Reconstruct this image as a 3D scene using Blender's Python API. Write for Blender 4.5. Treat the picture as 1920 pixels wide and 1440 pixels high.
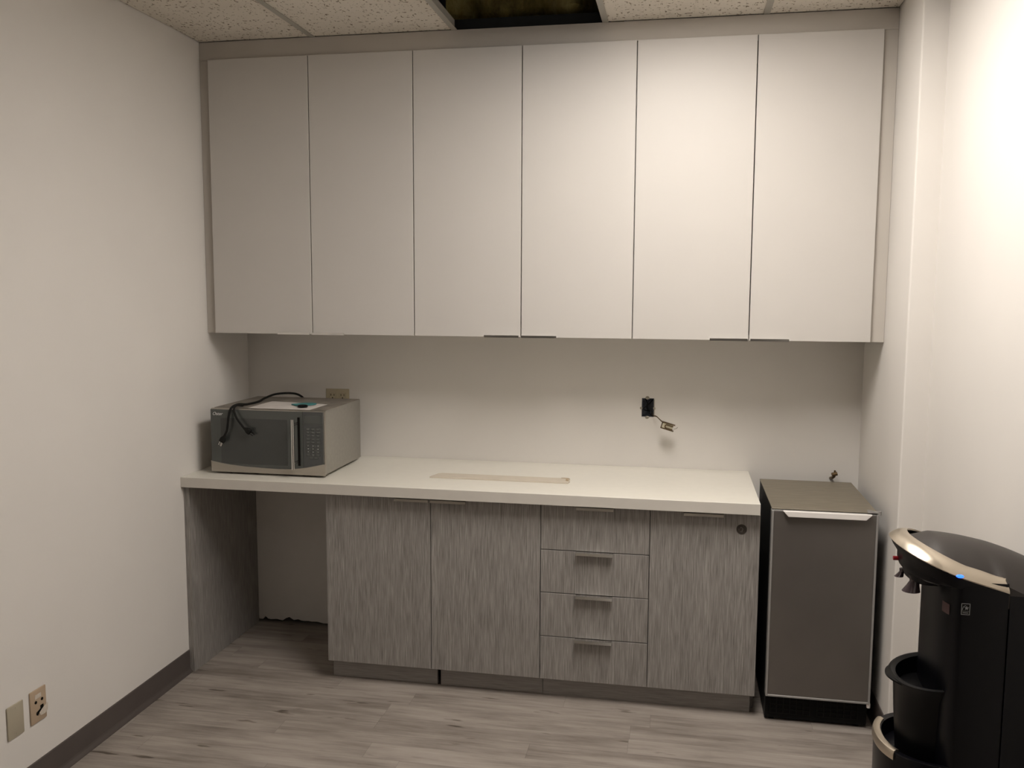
import bpy, bmesh, math, random
from mathutils import Vector, Matrix, noise
random.seed(7)
S = bpy.context.scene
COL = S.collection
for o in list(bpy.data.objects): bpy.data.objects.remove(o)

# ---------------------------------------------------------------- camera
CAM = Vector((2.048, -3.9999, 1.6477)); YAW, PIT, ROL, F = 0.1851, -0.1052, 0.0045, 1675.4
fw = Vector((-math.sin(YAW)*math.cos(PIT), math.cos(YAW)*math.cos(PIT), math.sin(PIT)))
rt = Vector((math.cos(YAW), math.sin(YAW), 0)); up = rt.cross(fw)
r2 = rt*math.cos(ROL)+up*math.sin(ROL); u2 = -rt*math.sin(ROL)+up*math.cos(ROL)
cd = bpy.data.cameras.new('camera'); cam = bpy.data.objects.new('camera', cd); COL.objects.link(cam)
cd.sensor_width = 36; cd.lens = F/1920*36; cd.clip_start = 0.05
m = Matrix((r2, u2, -fw)).transposed().to_4x4(); m.translation = CAM; cam.matrix_world = m
S.camera = cam
# ---------------------------------------------------------------- world, exposure, lamp strengths
w = bpy.data.worlds.new('world'); S.world = w; w.use_nodes = True
w.node_tree.nodes['Background'].inputs[0].default_value = (0.02, 0.02, 0.02, 1)
w.node_tree.nodes['Background'].inputs[1].default_value = 0.2
S.view_settings.view_transform = 'Standard'; S.view_settings.look = 'None'
S.view_settings.gamma = 1; S.view_settings.use_curve_mapping = False
S.view_settings.exposure = 0.0
LAMP_COLOUR = (1.0, 0.935, 0.870)
LAMP_NEAR = 22.8          # troffer in front of the cabinets
FILL_FAR = 1.8           # weak fill troffer added behind the camera, out of view

# ---------------------------------------------------------------- measured layout (metres)
UY, U0, UW, ZB, ZT = -.3858, .0456, .4538, 1.4533, 2.6132
FY, W, RW, RY, ZC = -.3677, 2.8199, 2.9028, -.7125, 2.6907
BY, B = -.580, [.6245, 1.0746, 1.5259, 1.9532, 2.3665]
CY, ZK, CT, CR = -.6267, .8574, .0422, 2.3595
TY, PY, YE = -.5253, -.6058, -7.5
GX = [0, .515, 1.1245, 1.734, 2.3435, 2.953]; GYR = [FY, -.977, -2.196, -3.415, -4.635, YE]

# ---------------------------------------------------------------- materials
def nt(name):
    M = bpy.data.materials.new(name); M.use_nodes = True; t = M.node_tree
    return M, t, t.nodes['Principled BSDF']
def N(t, ty, **k):
    n = t.nodes.new(ty)
    for a, b in k.items(): setattr(n, a, b)
    return n
def math_(t, op, a, b=None, c=None):
    n = N(t, 'ShaderNodeMath', operation=op)
    for i, v in enumerate((a, b, c)):
        if v is None: continue
        if isinstance(v, (int, float)): n.inputs[i].default_value = v
        else: t.links.new(v, n.inputs[i])
    return n.outputs[0]
def c4(c): return (*c, 1)
def ramp(t, fac, stops):
    r = N(t, 'ShaderNodeValToRGB'); t.links.new(fac, r.inputs[0]); e = r.color_ramp.elements
    while len(e) < len(stops): e.new(.5)
    for x, (p, c) in zip(e, stops): x.position = p; x.color = c4(c)
    return r.outputs[0]
def noise_(t, vec, scale, detail=3, rough=.5):
    n = N(t, 'ShaderNodeTexNoise'); n.inputs['Scale'].default_value = scale
    n.inputs['Detail'].default_value = detail; n.inputs['Roughness'].default_value = rough
    t.links.new(vec, n.inputs['Vector']); return n.outputs['Fac']
def objvec(t, sc=(1, 1, 1)):
    tc = N(t, 'ShaderNodeTexCoord'); mp = N(t, 'ShaderNodeMapping'); mp.inputs['Scale'].default_value = sc
    t.links.new(tc.outputs['Object'], mp.inputs['Vector']); return mp.outputs[0]
def bump(t, b, h, strength, dist=.001):
    n = N(t, 'ShaderNodeBump'); n.inputs['Strength'].default_value = strength; n.inputs['Distance'].default_value = dist
    t.links.new(h, n.inputs['Height']); t.links.new(n.outputs[0], b.inputs['Normal'])
def mat(name, col, rough=.5, metal=0, var=.06, vs=8, bmp=0, bs=300, sc=(1, 1, 1), spec=None, coat=0, trans=0):
    M, t, b = nt(name); v = objvec(t, sc)
    f = noise_(t, v, vs, 4)
    lo = tuple(c*(1-var) for c in col); hi = tuple(min(1, c*(1+var)) for c in col)
    t.links.new(ramp(t, f, [(.3, lo), (.7, hi)]), b.inputs['Base Color'])
    b.inputs['Roughness'].default_value = rough; b.inputs['Metallic'].default_value = metal
    if spec is not None: b.inputs['Specular IOR Level'].default_value = spec
    if coat: b.inputs['Coat Weight'].default_value = coat; b.inputs['Coat Roughness'].default_value = .15
    if trans: b.inputs['Transmission Weight'].default_value = trans
    if bmp: bump(t, b, noise_(t, v, bs, 2), bmp)
    return M
def emis(name, col, s):
    M, t, b = nt(name); b.inputs['Base Color'].default_value = c4(col)
    b.inputs['Emission Color'].default_value = c4(col); b.inputs['Emission Strength'].default_value = s
    return M
def grain(name, lo, mid, hi, horizontal=False, rough=.5):
    M, t, b = nt(name)
    v1 = objvec(t, (9, 9, 330) if horizontal else (520, 520, 11)); v2 = objvec(t, (3, 3, 60) if horizontal else (40, 40, 8))
    a = noise_(t, v1, 1, 3, .6); c = noise_(t, v2, 1, 2)
    f = math_(t, 'ADD', math_(t, 'MULTIPLY', a, .85), math_(t, 'MULTIPLY', c, .15))
    t.links.new(ramp(t, f, [(.34, lo), (.5, mid), (.66, hi)]), b.inputs['Base Color'])
    b.inputs['Roughness'].default_value = rough; bump(t, b, a, .25, .0006)
    return M

M_wall = mat('wall_paint', (.74, .712, .675), .75, var=.015, vs=3, bmp=.12, bs=220, spec=.2)
M_cab = mat('white_laminate', (.575, .55, .518), .45, var=.012, vs=4, bmp=.05, bs=500, spec=.35)
M_filler = mat('filler_laminate', (.52, .485, .44), .55, var=.012, vs=4, spec=.3)
M_count = mat('cream_solid_top', (.78, .755, .68), .28, var=.015, vs=30, bmp=.02, bs=400, spec=.4)
M_edge = mat('grey_cream_edge_band', (.60, .57, .52), .45, var=.015, vs=20, spec=.3)
M_grain = grain('grey_brown_textured_laminate', (.165, .154, .144), (.268, .251, .235), (.405, .382, .360))
M_grainh = grain('grey_brown_toe_laminate', (.235, .220, .207), (.30, .28, .264), (.365, .342, .322), True)
M_inner = mat('cabinet_core', (.10, .09, .08), .8)
M_chrome = mat('brushed_chrome', (.66, .65, .63), .16, 1, var=.04, vs=60, sc=(1, 20, 20))
M_steel = mat('stainless_steel', (.50, .475, .435), .36, 1, var=.05, vs=40, sc=(1, 30, 30))
M_mwside = mat('silver_painted_steel', (.36, .345, .31), .42, .55, var=.05, vs=70)
M_mwtop = mat('dusty_silver_steel', (.24, .215, .185), .6, .3, var=.25, vs=14)
M_mwfront = mat('smoked_mirror_glass', (.072, .078, .072), .16, 0, var=.03, spec=.6)
M_mwpanel = mat('dark_grey_panel', (.072, .075, .074), .35, 0, var=.03)
M_mwwin = mat('smoked_window', (.052, .055, .052), .22, 0, var=.03, spec=.5)
M_band = mat('stainless_band', (.42, .39, .35), .38, .85, var=.04, vs=50, sc=(1, 20, 20))
M_black = mat('black_plastic', (.003, .003, .0034), .35, 0, var=.1, spec=.16)
M_blackm = mat('matte_black', (.004, .004, .004), .7, 0, var=.1, spec=.2)
M_rubber = mat('black_rubber', (.006, .006, .005), .7, 0, var=.1, spec=.25)
M_marks = mat('pale_print', (.28, .29, .29), .5)
M_logo = mat('silver_print', (.75, .76, .76), .35, .3)
M_paper = mat('white_paper', (.62, .58, .55), .8, var=.08, vs=12)
M_teal = mat('teal_felt', (.055, .22, .225), .8, var=.12, vs=60)
M_beige = mat('beige_plastic', (.46, .40, .28), .45, var=.03)
M_tan = mat('tan_plastic', (.46, .35, .245), .45, var=.04)
M_blank = mat('ivory_plastic', (.42, .375, .285), .5, var=.04)
M_dark = mat('dark_hole', (.008, .007, .006), .9, spec=.1)
M_tape = mat('clear_tape', (.62, .56, .48), .3, var=.1, vs=90)
M_card = mat('pale_board', (.60, .54, .45), .7, var=.07, vs=10, sc=(2, 14, 14))
M_torn = mat('torn_board_edge', (.42, .33, .22), .9, var=.2, vs=80)
M_base = mat('brown_vinyl_base', (.088, .073, .067), .45, var=.05, vs=10)
M_fdoor = mat('dark_steel_door', (.175, .160, .146), .38, .55, var=.05, vs=6)
M_ftrim = mat('grey_aluminium_trim', (.36, .35, .34), .4, .3, var=.04)
M_ftop = mat('dusty_grey_steel_top', (.25, .22, .17), .5, .35, var=.10, vs=16, sc=(1, 6, 1))
M_fhandle = mat('pale_aluminium', (.90, .87, .84), .45, .1, var=.03)
M_fbody = mat('black_enamel', (.008, .008, .008), .45, var=.1)
M_brass = mat('old_brass', (.13, .085, .04), .45, .7, var=.3, vs=200)
M_galv = mat('galvanised_steel', (.45, .42, .36), .4, .8, var=.2, vs=150)
M_boxin = mat('dark_blue_grey_box', (.10, .11, .13), .45, .3, var=.3, vs=100)
M_ivory = mat('ivory_device', (.55, .50, .36), .4)
M_shell = mat('glossy_black_shell', (.003, .003, .0045), .30, 0, var=.08, spec=.24)
M_lid = mat('charcoal_lid', (.030, .025, .022), .5, 0, var=.06, bmp=.1, bs=900)
M_trimband = mat('champagne_trim', (.62, .55, .45), .30, .95, var=.03)
M_red = mat('red_plastic', (.30, .012, .02), .35)
M_nozzle = mat('smoked_nozzle', (.05, .035, .04), .15, 0, spec=.8)
M_pink = mat('pink_label', (.30, .20, .20), .6)
M_led = emis('blue_led', (.02, .10, 1.0), 4)
M_lamp = emis('lamp_diffuser', LAMP_COLOUR, LAMP_NEAR)
M_fill = emis('fill_diffuser_far', LAMP_COLOUR, FILL_FAR)
M_white = mat('white_metal', (.62, .60, .55), .5, var=.02)
M_grid = mat('ceiling_bar', (.37, .35, .305), .5, var=.02)
M_void = mat('flat_black', (.006, .007, .008), .9, var=.3, vs=10)  # mottled black for the slab and the edge above the ceiling
M_disc = mat('dark_bronze_disc', (.055, .046, .038), .5, .3, var=.15, vs=200)
M_discl = mat('worn_bronze', (.16, .14, .12), .5, .3)

def ceiling_mat():
    M, t, b = nt('fissured_ceiling_tile'); v = objvec(t)
    n1 = noise_(t, v, 62, 2, .55); n2 = noise_(t, objvec(t, (1, .35, 1)), 105, 2, .6); n3 = noise_(t, v, 3, 3)
    p1 = ramp(t, n1, [(.33, (0, 0, 0)), (.375, (1, 1, 1))]); p2 = ramp(t, n2, [(.31, (0, 0, 0)), (.36, (1, 1, 1))])
    mx = N(t, 'ShaderNodeMix', data_type='RGBA', blend_type='MULTIPLY'); mx.inputs[0].default_value = 1
    t.links.new(p1, mx.inputs[6]); t.links.new(p2, mx.inputs[7])
    base = ramp(t, n3, [(.3, (.66, .61, .53)), (.7, (.74, .69, .61))])
    mm = N(t, 'ShaderNodeMix', data_type='RGBA'); t.links.new(mx.outputs[2], mm.inputs[0])
    mm.inputs[6].default_value = (.22, .18, .13, 1); t.links.new(base, mm.inputs[7])
    t.links.new(mm.outputs[2], b.inputs['Base Color']); b.inputs['Roughness'].default_value = .9
    b.inputs['Specular IOR Level'].default_value = .1
    s = math_(t, 'ADD', math_(t, 'MULTIPLY', noise_(t, v, 240, 2), .25), mx.outputs[2])
    bump(t, b, s, .5, .002); return M
M_ceil = ceiling_mat()

def floor_mat():
    M, t, b = nt('grey_oak_vinyl_planks')
    tc = N(t, 'ShaderNodeTexCoord'); sp = N(t, 'ShaderNodeSeparateXYZ'); t.links.new(tc.outputs['Object'], sp.inputs[0])
    x, y = sp.outputs[0], sp.outputs[1]
    PW, PL = .1035, .95
    yr = math_(t, 'DIVIDE', math_(t, 'ADD', y, .832), PW); row = math_(t, 'FLOOR', yr); fy = math_(t, 'FRACT', yr)
    wn = N(t, 'ShaderNodeTexWhiteNoise', noise_dimensions='1D'); t.links.new(math_(t, 'ADD', row, 3.3), wn.inputs['W'])
    xr = math_(t, 'ADD', math_(t, 'DIVIDE', x, PL), wn.outputs['Value']); colm = math_(t, 'FLOOR', xr); fx = math_(t, 'FRACT', xr)
    cb = N(t, 'ShaderNodeCombineXYZ'); t.links.new(row, cb.inputs[0]); t.links.new(colm, cb.inputs[1])
    wn2 = N(t, 'ShaderNodeTexWhiteNoise', noise_dimensions='2D'); t.links.new(cb.outputs[0], wn2.inputs['Vector'])
    idv = wn2.outputs['Value']
    def vec(sx, sy, k):
        c = N(t, 'ShaderNodeCombineXYZ')
        t.links.new(math_(t, 'ADD', math_(t, 'MULTIPLY', x, sx), math_(t, 'MULTIPLY', idv, 37*k)), c.inputs[0])
        t.links.new(math_(t, 'MULTIPLY', y, sy), c.inputs[1]); t.links.new(math_(t, 'MULTIPLY', idv, 11), c.inputs[2]); return c.outputs[0]
    g1 = noise_(t, vec(2.2, 38, 1), 1, 6, .65); g2 = noise_(t, vec(2.6, 11, 2), 1, 5, .6); g3 = noise_(t, vec(9, 160, 3), 1, 3, .6)
    g4 = noise_(t, vec(5.5, 30, 5), 1, 3, .5)
    f = math_(t, 'ADD', math_(t, 'MULTIPLY', g1, .36), math_(t, 'MULTIPLY', g2, .48))
    f = math_(t, 'ADD', f, math_(t, 'MULTIPLY', g3, .16))
    f = math_(t, 'ADD', f, math_(t, 'MULTIPLY', math_(t, 'SUBTRACT', idv, .5), .10))
    col = ramp(t, f, [(.33, (.145, .122, .105)), (.44, (.255, .222, .195)), (.54, (.345, .305, .270)), (.70, (.44, .395, .355))])
    crack = ramp(t, g4, [(.27, (.40, .37, .34)), (.325, (1, 1, 1))])
    s1 = math_(t, 'LESS_THAN', fy, .009); s2 = math_(t, 'LESS_THAN', fx, .0014)
    seam = math_(t, 'SUBTRACT', 1, math_(t, 'MULTIPLY', math_(t, 'MAXIMUM', s1, s2), .35))
    m1 = N(t, 'ShaderNodeMix', data_type='RGBA', blend_type='MULTIPLY'); m1.inputs[0].default_value = 1
    t.links.new(col, m1.inputs[6]); t.links.new(crack, m1.inputs[7])
    m2 = N(t, 'ShaderNodeMix', data_type='RGBA', blend_type='MULTIPLY'); m2.inputs[0].default_value = 1
    t.links.new(m1.outputs[2], m2.inputs[6]); t.links.new(seam, m2.inputs[7])
    t.links.new(m2.outputs[2], b.inputs['Base Color']); b.inputs['Roughness'].default_value = .5
    b.inputs['Specular IOR Level'].default_value = .35
    bump(t, b, math_(t, 'ADD', g1, seam), .12, .001); return M
M_floor = floor_mat()
def insul_mat():
    M, t, b = nt('yellow_insulation'); v = objvec(t, (1, 1, .4)); n = noise_(t, v, 9, 6, .7)
    t.links.new(ramp(t, n, [(.3, (.06, .045, .015)), (.5, (.25, .20, .06)), (.7, (.42, .36, .15))]), b.inputs['Base Color'])
    b.inputs['Roughness'].default_value = 1; bump(t, b, n, 1, .02); return M
M_insul = insul_mat()

# ---------------------------------------------------------------- mesh helpers
def nb(): return bmesh.new()
def box(bm, x0, y0, z0, x1, y1, z1, bev=0, seg=2):
    x0, x1 = sorted((x0, x1)); y0, y1 = sorted((y0, y1)); z0, z1 = sorted((z0, z1))
    t = bmesh.new(); r = bmesh.ops.create_cube(t, size=1)
    for v in r['verts']: v.co = Vector(((x0+x1)/2+v.co.x*(x1-x0), (y0+y1)/2+v.co.y*(y1-y0), (z0+z1)/2+v.co.z*(z1-z0)))
    if bev: bmesh.ops.bevel(t, geom=list(t.edges), offset=bev, segments=seg, affect='EDGES', profile=.5)
    join(bm, t); return bm
def join(bm, t):
    mp = {v: bm.verts.new(v.co) for v in t.verts}
    for f in t.faces:
        try: bm.faces.new([mp[v] for v in f.verts])
        except ValueError: pass
    t.free()
def bx(*a, **k): return box(nb(), *a, **k)
def prism(bm, pts, axis, a, b):
    """pts 2-D polygon; extruded along axis from a to b"""
    def P(p, c):
        if axis == 'x': return (c, p[0], p[1])
        if axis == 'y': return (p[0], c, p[1])
        return (p[0], p[1], c)
    A = [bm.verts.new(P(p, a)) for p in pts]; Bv = [bm.verts.new(P(p, b)) for p in pts]
    bm.faces.new(A); bm.faces.new(Bv[::-1]); n = len(pts)
    for i in range(n): bm.faces.new((A[i], Bv[i], Bv[(i+1) % n], A[(i+1) % n]))
    return bm
def tube(bm, pts, r, seg=10, smooth_sub=6, rb=None):
    P = [Vector(p) for p in pts]
    if len(P) > 2 and smooth_sub:
        Q = []
        for i in range(len(P)-1):
            p0 = P[max(i-1, 0)]; p1 = P[i]; p2 = P[i+1]; p3 = P[min(i+2, len(P)-1)]
            for k in range(smooth_sub):
                s = k/smooth_sub
                Q.append(.5*((2*p1)+(-p0+p2)*s+(2*p0-5*p1+4*p2-p3)*s*s+(-p0+3*p1-3*p2+p3)*s**3))
        Q.append(P[-1]); P = Q
    rings = []; n = None
    for i, p in enumerate(P):
        d = (P[min(i+1, len(P)-1)]-P[max(i-1, 0)]).normalized()
        if n is None: n = d.orthogonal().normalized()
        n = (n-d*n.dot(d)).normalized(); bn = d.cross(n)
        rr = r if rb is None else r+(rb-r)*i/(len(P)-1)
        rings.append([bm.verts.new(p+rr*(n*math.cos(a)+bn*math.sin(a))) for a in [2*math.pi*k/seg for k in range(seg)]])
    for a, b in zip(rings, rings[1:]):
        for k in range(seg): bm.faces.new((a[k], a[(k+1) % seg], b[(k+1) % seg], b[k]))
    bm.faces.new(rings[0][::-1]); bm.faces.new(rings[-1]); return bm
def loft(bm, rings, cap=True):
    R = [[bm.verts.new(p) for p in r] for r in rings]
    for a, b in zip(R, R[1:]):
        n = len(a)
        for k in range(n): bm.faces.new((a[k], a[(k+1) % n], b[(k+1) % n], b[k]))
    if cap: bm.faces.new(R[0][::-1]); bm.faces.new(R[-1])
    return bm
def obj(name, bm, m, parent=None, smooth=False, label=None, kind=None):
    bmesh.ops.recalc_face_normals(bm, faces=bm.faces)
    me = bpy.data.meshes.new(name); off = Vector((0, 0, 0))
    q = parent
    while q is not None: off += q.location; q = q.parent
    if parent is None:                      # put the origin at the base of the mesh
        xs = [v.co for v in bm.verts]; lo = Vector([min(c[i] for c in xs) for i in range(3)]); hi = Vector([max(c[i] for c in xs) for i in range(3)])
        off = Vector(((lo.x+hi.x)/2, (lo.y+hi.y)/2, lo.z)) if kind != 'structure' else Vector((0, 0, 0))
    for v in bm.verts: v.co -= off
    bm.to_mesh(me); bm.free(); me.materials.append(m)
    if smooth:
        for p in me.polygons: p.use_smooth = True
        me.set_sharp_from_angle(angle=math.radians(38))
    o = bpy.data.objects.new(name, me); COL.objects.link(o)
    if parent is not None: o.parent = parent
    else: o.location = off
    if label: o['label'] = label
    if kind: o['kind'] = kind
    return o
def struct(name, bm, m): return obj(name, bm, m, kind='structure')
def tag(o, label, cat, group=None):
    o['label'] = label; o['category'] = cat
    if group: o['group'] = group
    return o
def thing(name, loc, label, cat, group=None):
    o = bpy.data.objects.new(name, None); o.empty_display_size = .1; COL.objects.link(o); o.location = loc
    return tag(o, label, cat, group)
def text_obj(name, s, m, parent, origin, size, xdir, ydir, shear=0, thick=.0002, font_w=0):
    cu = bpy.data.curves.new('t', 'FONT'); cu.body = s; cu.size = size; cu.shear = shear; cu.extrude = thick; cu.offset = font_w
    to = bpy.data.objects.new('t', cu); COL.objects.link(to); dg = bpy.context.evaluated_depsgraph_get(); dg.update()
    me = bpy.data.meshes.new_from_object(to.evaluated_get(dg)); bpy.data.objects.remove(to); bpy.data.curves.remove(cu)
    bm = nb(); bm.from_mesh(me); bpy.data.meshes.remove(me)
    X, Y = Vector(xdir).normalized(), Vector(ydir).normalized(); Z = X.cross(Y)
    for v in bm.verts: v.co = Vector(origin)+X*v.co.x+Y*v.co.y+Z*v.co.z
    return obj(name, bm, m, parent)

# ================================================================ THE ROOM
struct('floor', bx(-.12, YE-.12, -.06, RW+.12, .12, 0), M_floor)
struct('wall_left', bx(-.10, YE, 0, 0, .1, 3.3), M_wall)
struct('wall_front', bx(-.10, YE-.1, 0, RW+.1, YE, 3.3), M_wall)
# back wall with the junction box opening and a ragged bottom in the knee space
JX0, JX1, JZ0, JZ1 = 1.889, 1.943, 1.085, 1.169
bm = nb()
box(bm, 0, 0, JZ1, W, .10, 3.3); box(bm, 0, 0, .2, JX0, .10, JZ1); box(bm, JX1, 0, .2, W, .10, JZ1); box(bm, JX0, 0, .2, JX1, .10, JZ0)
pts = [(0, .2)]; xx = 0
while xx < .72:
    pts.append((xx, .012+random.random()*.010+(.012 if random.random() < .2 else 0))); xx += .012+random.random()*.02
pts += [(.74, 0), (W, 0), (W, .2)]
prism(bm, pts, 'y', 0, .1)
struct('wall_back', bm, M_wall)
# right wall: thickened part beside the cabinets, return, and main wall
bm = nb(); prism(bm, [(W, .1), (W, RY+.005), (W+.0015, RY+.0015), (W+.005, RY), (RW, RY), (RW, YE), (RW+.1, YE), (RW+.1, .1)], 'z', 0, 3.3)
struct('wall_right', bm, M_wall)
# cove baseboards
def cove(bm, p, q, h=.098, n=None):
    """base moulding along p->q, n = direction into the room"""
    p, q, n = Vector(p), Vector(q), Vector(n)
    prof = [(0, 0), (.016, 0), (.015, .004), (.006, .014), (.004, .02), (.004, h-.003), (.002, h), (0, h)]
    A = [bm.verts.new(p+n*a+Vector((0, 0, z))) for a, z in prof]; Bv = [bm.verts.new(q+n*a+Vector((0, 0, z))) for a, z in prof]
    k = len(prof)
    for i in range(k): bm.faces.new((A[i], Bv[i], Bv[(i+1) % k], A[(i+1) % k]))
    bm.faces.new(A[::-1]); bm.faces.new(Bv)
bm = nb(); cove(bm, (0, PY-.001, 0), (0, YE, 0), n=(1, 0, 0)); struct('baseboard_left', bm, M_base)
bm = nb(); cove(bm, (W, -.01, 0), (W, RY-.004, 0), n=(-1, 0, 0)); cove(bm, (W-.004, RY, 0), (RW, RY, 0), n=(0, -1, 0)); cove(bm, (RW, RY-.004, 0), (RW, YE, 0), n=(-1, 0, 0))
struct('baseboard_right', bm, M_base)
# ceiling tiles on a grid, one tile missing
bm = nb()
for i in range(5):
    for j in range(5):
        if (i == 2 and j == 0) or (i == 3 and j in (1, 3)): continue
        x0, x1 = GX[i]+.004, min(GX[i+1]-.004, (W if j == 0 else RW)-.002)
        y1, y0 = GYR[j]-.002, GYR[j+1]+.004
        box(bm, x0, y0, ZC+.001, x1, y1, ZC+.018, .003, 1)
struct('ceiling', bm, M_ceil)
bm = nb()
def tbar(x0, y0, x1, y1): box(bm, x0, y0, ZC-.0025, x1, y1, ZC+.0005)
for gx in GX[1:5]:
    box(bm, gx-.012, YE, ZC-.002, gx+.012, FY-.001, ZC); box(bm, gx-.0015, YE, ZC, gx+.0015, FY-.001, ZC+.038)
for gy in GYR[1:5]:
    box(bm, 0, gy-.012, ZC-.0015, RW, gy+.012, ZC+.0005)
struct('trim_1', bm, M_grid)
# space above the ceiling: slab and dark void, insulation hanging behind the missing tile
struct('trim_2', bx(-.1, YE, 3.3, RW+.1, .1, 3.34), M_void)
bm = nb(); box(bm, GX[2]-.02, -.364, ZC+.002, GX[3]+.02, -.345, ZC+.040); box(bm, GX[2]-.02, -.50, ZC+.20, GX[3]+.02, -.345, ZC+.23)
tag(obj('duct_flange', bm, M_void), 'black metal edge inside the open ceiling panel', 'duct')
bm = nb(); nx, nz = 60, 16
g = [[None]*(nz+1) for _ in range(nx+1)]
for i in range(nx+1):
    for k in range(nz+1):
        X = GX[2]-.05+i/nx*.72; Z = ZC+.042+k/nz*.34
        y = -.300+.030*math.sin(X*23+math.sin(Z*9)*.8)+.035*noise.noise((X*9, Z*5, 1))
        if k < 2: y += .05*(2-k)/2
        g[i][k] = bm.verts.new((X, y, Z))
bk = [[bm.verts.new((GX[2]-.05+i/nx*.72, -.18, ZC+.042+k/nz*.34)) for k in (0, nz)] for i in range(nx+1)]
for i in range(nx):
    for k in range(nz): bm.faces.new((g[i][k], g[i+1][k], g[i+1][k+1], g[i][k+1]))
    bm.faces.new((bk[i][0], bk[i][1], bk[i+1][1], bk[i+1][0]))
    bm.faces.new((g[i][0], bk[i][0], bk[i+1][0], g[i+1][0])); bm.faces.new((g[i][nz], g[i+1][nz], bk[i+1][1], bk[i][1]))
bm.faces.new([g[0][k] for k in range(nz+1)]+[bk[0][1], bk[0][0]]); bm.faces.new([bk[nx][0], bk[nx][1]]+[g[nx][k] for k in range(nz, -1, -1)])
tag(obj('insulation_batt', bm, M_insul, smooth=True), 'yellowish folded insulation seen through the missing ceiling tile', 'insulation')
# ceiling lights: the main one, plus an added unseen fill behind the camera
def troffer(i, j, m, label):
    x0, x1, y1, y0 = GX[i]+.013, GX[i+1]-.013, GYR[j]-.013, GYR[j+1]+.013
    t = thing('ceiling_light', ((x0+x1)/2, (y0+y1)/2, ZC), label, 'light', 'recessed ceiling lights')
    bm = nb(); box(bm, x0, y0, ZC, x0+.02, y1, ZC+.02); box(bm, x1-.02, y0, ZC, x1, y1, ZC+.02); box(bm, x0+.02, y0, ZC, x1-.02, y0+.02, ZC+.02); box(bm, x0+.02, y1-.02, ZC, x1-.02, y1, ZC+.02)
    box(bm, x0, y0, ZC+.02, x1, y1, ZC+.10)
    obj('frame', bm, M_white, t); obj('diffuser', bx(x0+.021, y0+.021, ZC+.008, x1-.021, y1-.021, ZC+.016), m, t)
troffer(3, 1, M_lamp, 'recessed rectangular ceiling light in front of the cabinets')
troffer(3, 3, M_fill, 'added fill light behind the camera, shaped as a recessed ceiling light')

# ================================================================ UPPER CABINETS
tag(obj('soffit_panel', bx(.001, FY, ZT+.001, W-.001, FY+.018, ZC-.0005), M_filler), 'long grey-beige filler panel between upper cabinets and ceiling', 'panel')
tag(obj('filler_strip', bx(.001, FY, ZB, U0-.001, FY+.018, ZT), M_filler), 'narrow vertical filler strip between left wall and upper cabinets', 'filler', 'cabinet filler strips')
tag(obj('filler_strip', bx(U0+6*UW+.001, FY, ZB, W-.001, FY+.018, ZT), M_filler), 'narrow vertical filler strip between right wall and upper cabinets', 'filler', 'cabinet filler strips')
UL = ['left pair of tall white upper cabinet doors, nearest the left wall above the microwave', 'middle pair of tall white upper cabinet doors above the empty counter',
      'right pair of tall white upper cabinet doors above the loose junction box wiring']
def pull(parent, x0, x1, y, z, sgn, m=M_chrome):
    """edge pull: plate over the edge of the front with a lip; sgn=+1 lip hangs down (door top), -1 lip points up (door bottom)"""
    D = .022; bm = nb()
    k = .0055 if sgn > 0 else .001
    prism(bm, [(y+.014, z+sgn*.0016), (y+.014, z), (y-D+.0015, z), (y-D-k+.0018, z-sgn*.0085), (y-D-k, z-sgn*.0085), (y-D-.0005, z+sgn*.0010), (y-D+.0005, z+sgn*.0016)], 'x', x0, x1)
    return obj('handle', bm, m, parent, label='slim chrome edge pull')
for k in range(3):
    x0, x1 = U0+2*k*UW, U0+(2*k+2)*UW
    c = thing('upper_cabinet', ((x0+x1)/2, -.18, ZB), UL[k], 'cabinet', 'white wall cabinets')
    bm = nb(); box(bm, x0+.0008, FY+.016, ZB+.001, x0+.018, -.001, ZT); box(bm, x1-.018, FY+.016, ZB+.001, x1-.0008, -.001, ZT)
    box(bm, x0+.018, FY+.004, ZB+.001, x1-.018, -.001, ZB+.019); box(bm, x0+.018, FY+.001, ZT-.018, x1-.018, -.001, ZT)
    box(bm, x0+.018, -.008, ZB+.019, x1-.018, -.001, ZT-.018)
    obj('body', bm, M_cab, c)
    for s in (0, 1):
        a = x0+s*UW+.002; b = x0+(s+1)*UW-.002
        d = obj('door', bx(a, UY, ZB, b, FY-.001, ZT, .0008, 1), M_cab, c)
        ha, hb = (b-.148, b-.003) if s == 0 else (a+.003, a+.148)
        pull(d, ha, hb, UY, ZB-.0004, -1)

# ================================================================ BASE CABINETS AND COUNTER
ZD0, ZD1 = .0905, .804
ct = tag(obj('countertop', bx(.001, CY+.0016, ZK-CT, CR, -.001, ZK, .0006, 1), M_count), 'long cream-white countertop along the back wall', 'countertop')
obj('edge_band', bx(.001, CY, ZK-CT, CR, CY+.0015, ZK-.0004, .0004, 1), M_edge, ct, label='greyer front edge band')
tag(obj('support_panel', bx(.001, PY, 0, .0245, -.002, ZK-CT-.001, .0008, 1), M_grain), 'grey-brown textured end panel holding the countertop at the left wall', 'panel')
def carcass(c, x0, x1):
    bm = nb(); top = ZK-CT-.001
    box(bm, x0, BY+.036, .095, x0+.018, -.003, top); box(bm, x1-.018, BY+.036, .095, x1, -.003, top)
    box(bm, x0+.018, BY+.020, .095, x1-.018, -.003, .113); box(bm, x0+.018, -.010, .113, x1-.018, -.003, top)
    box(bm, x0+.018, BY+.036, top-.05, x1-.018, BY+.05, top)
    box(bm, x0, TY+.035, 0, x0+.018, -.003, .095); box(bm, x1-.018, TY+.035, 0, x1, -.003, .095)
    return obj('body', bm, M_grain, c)
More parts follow.
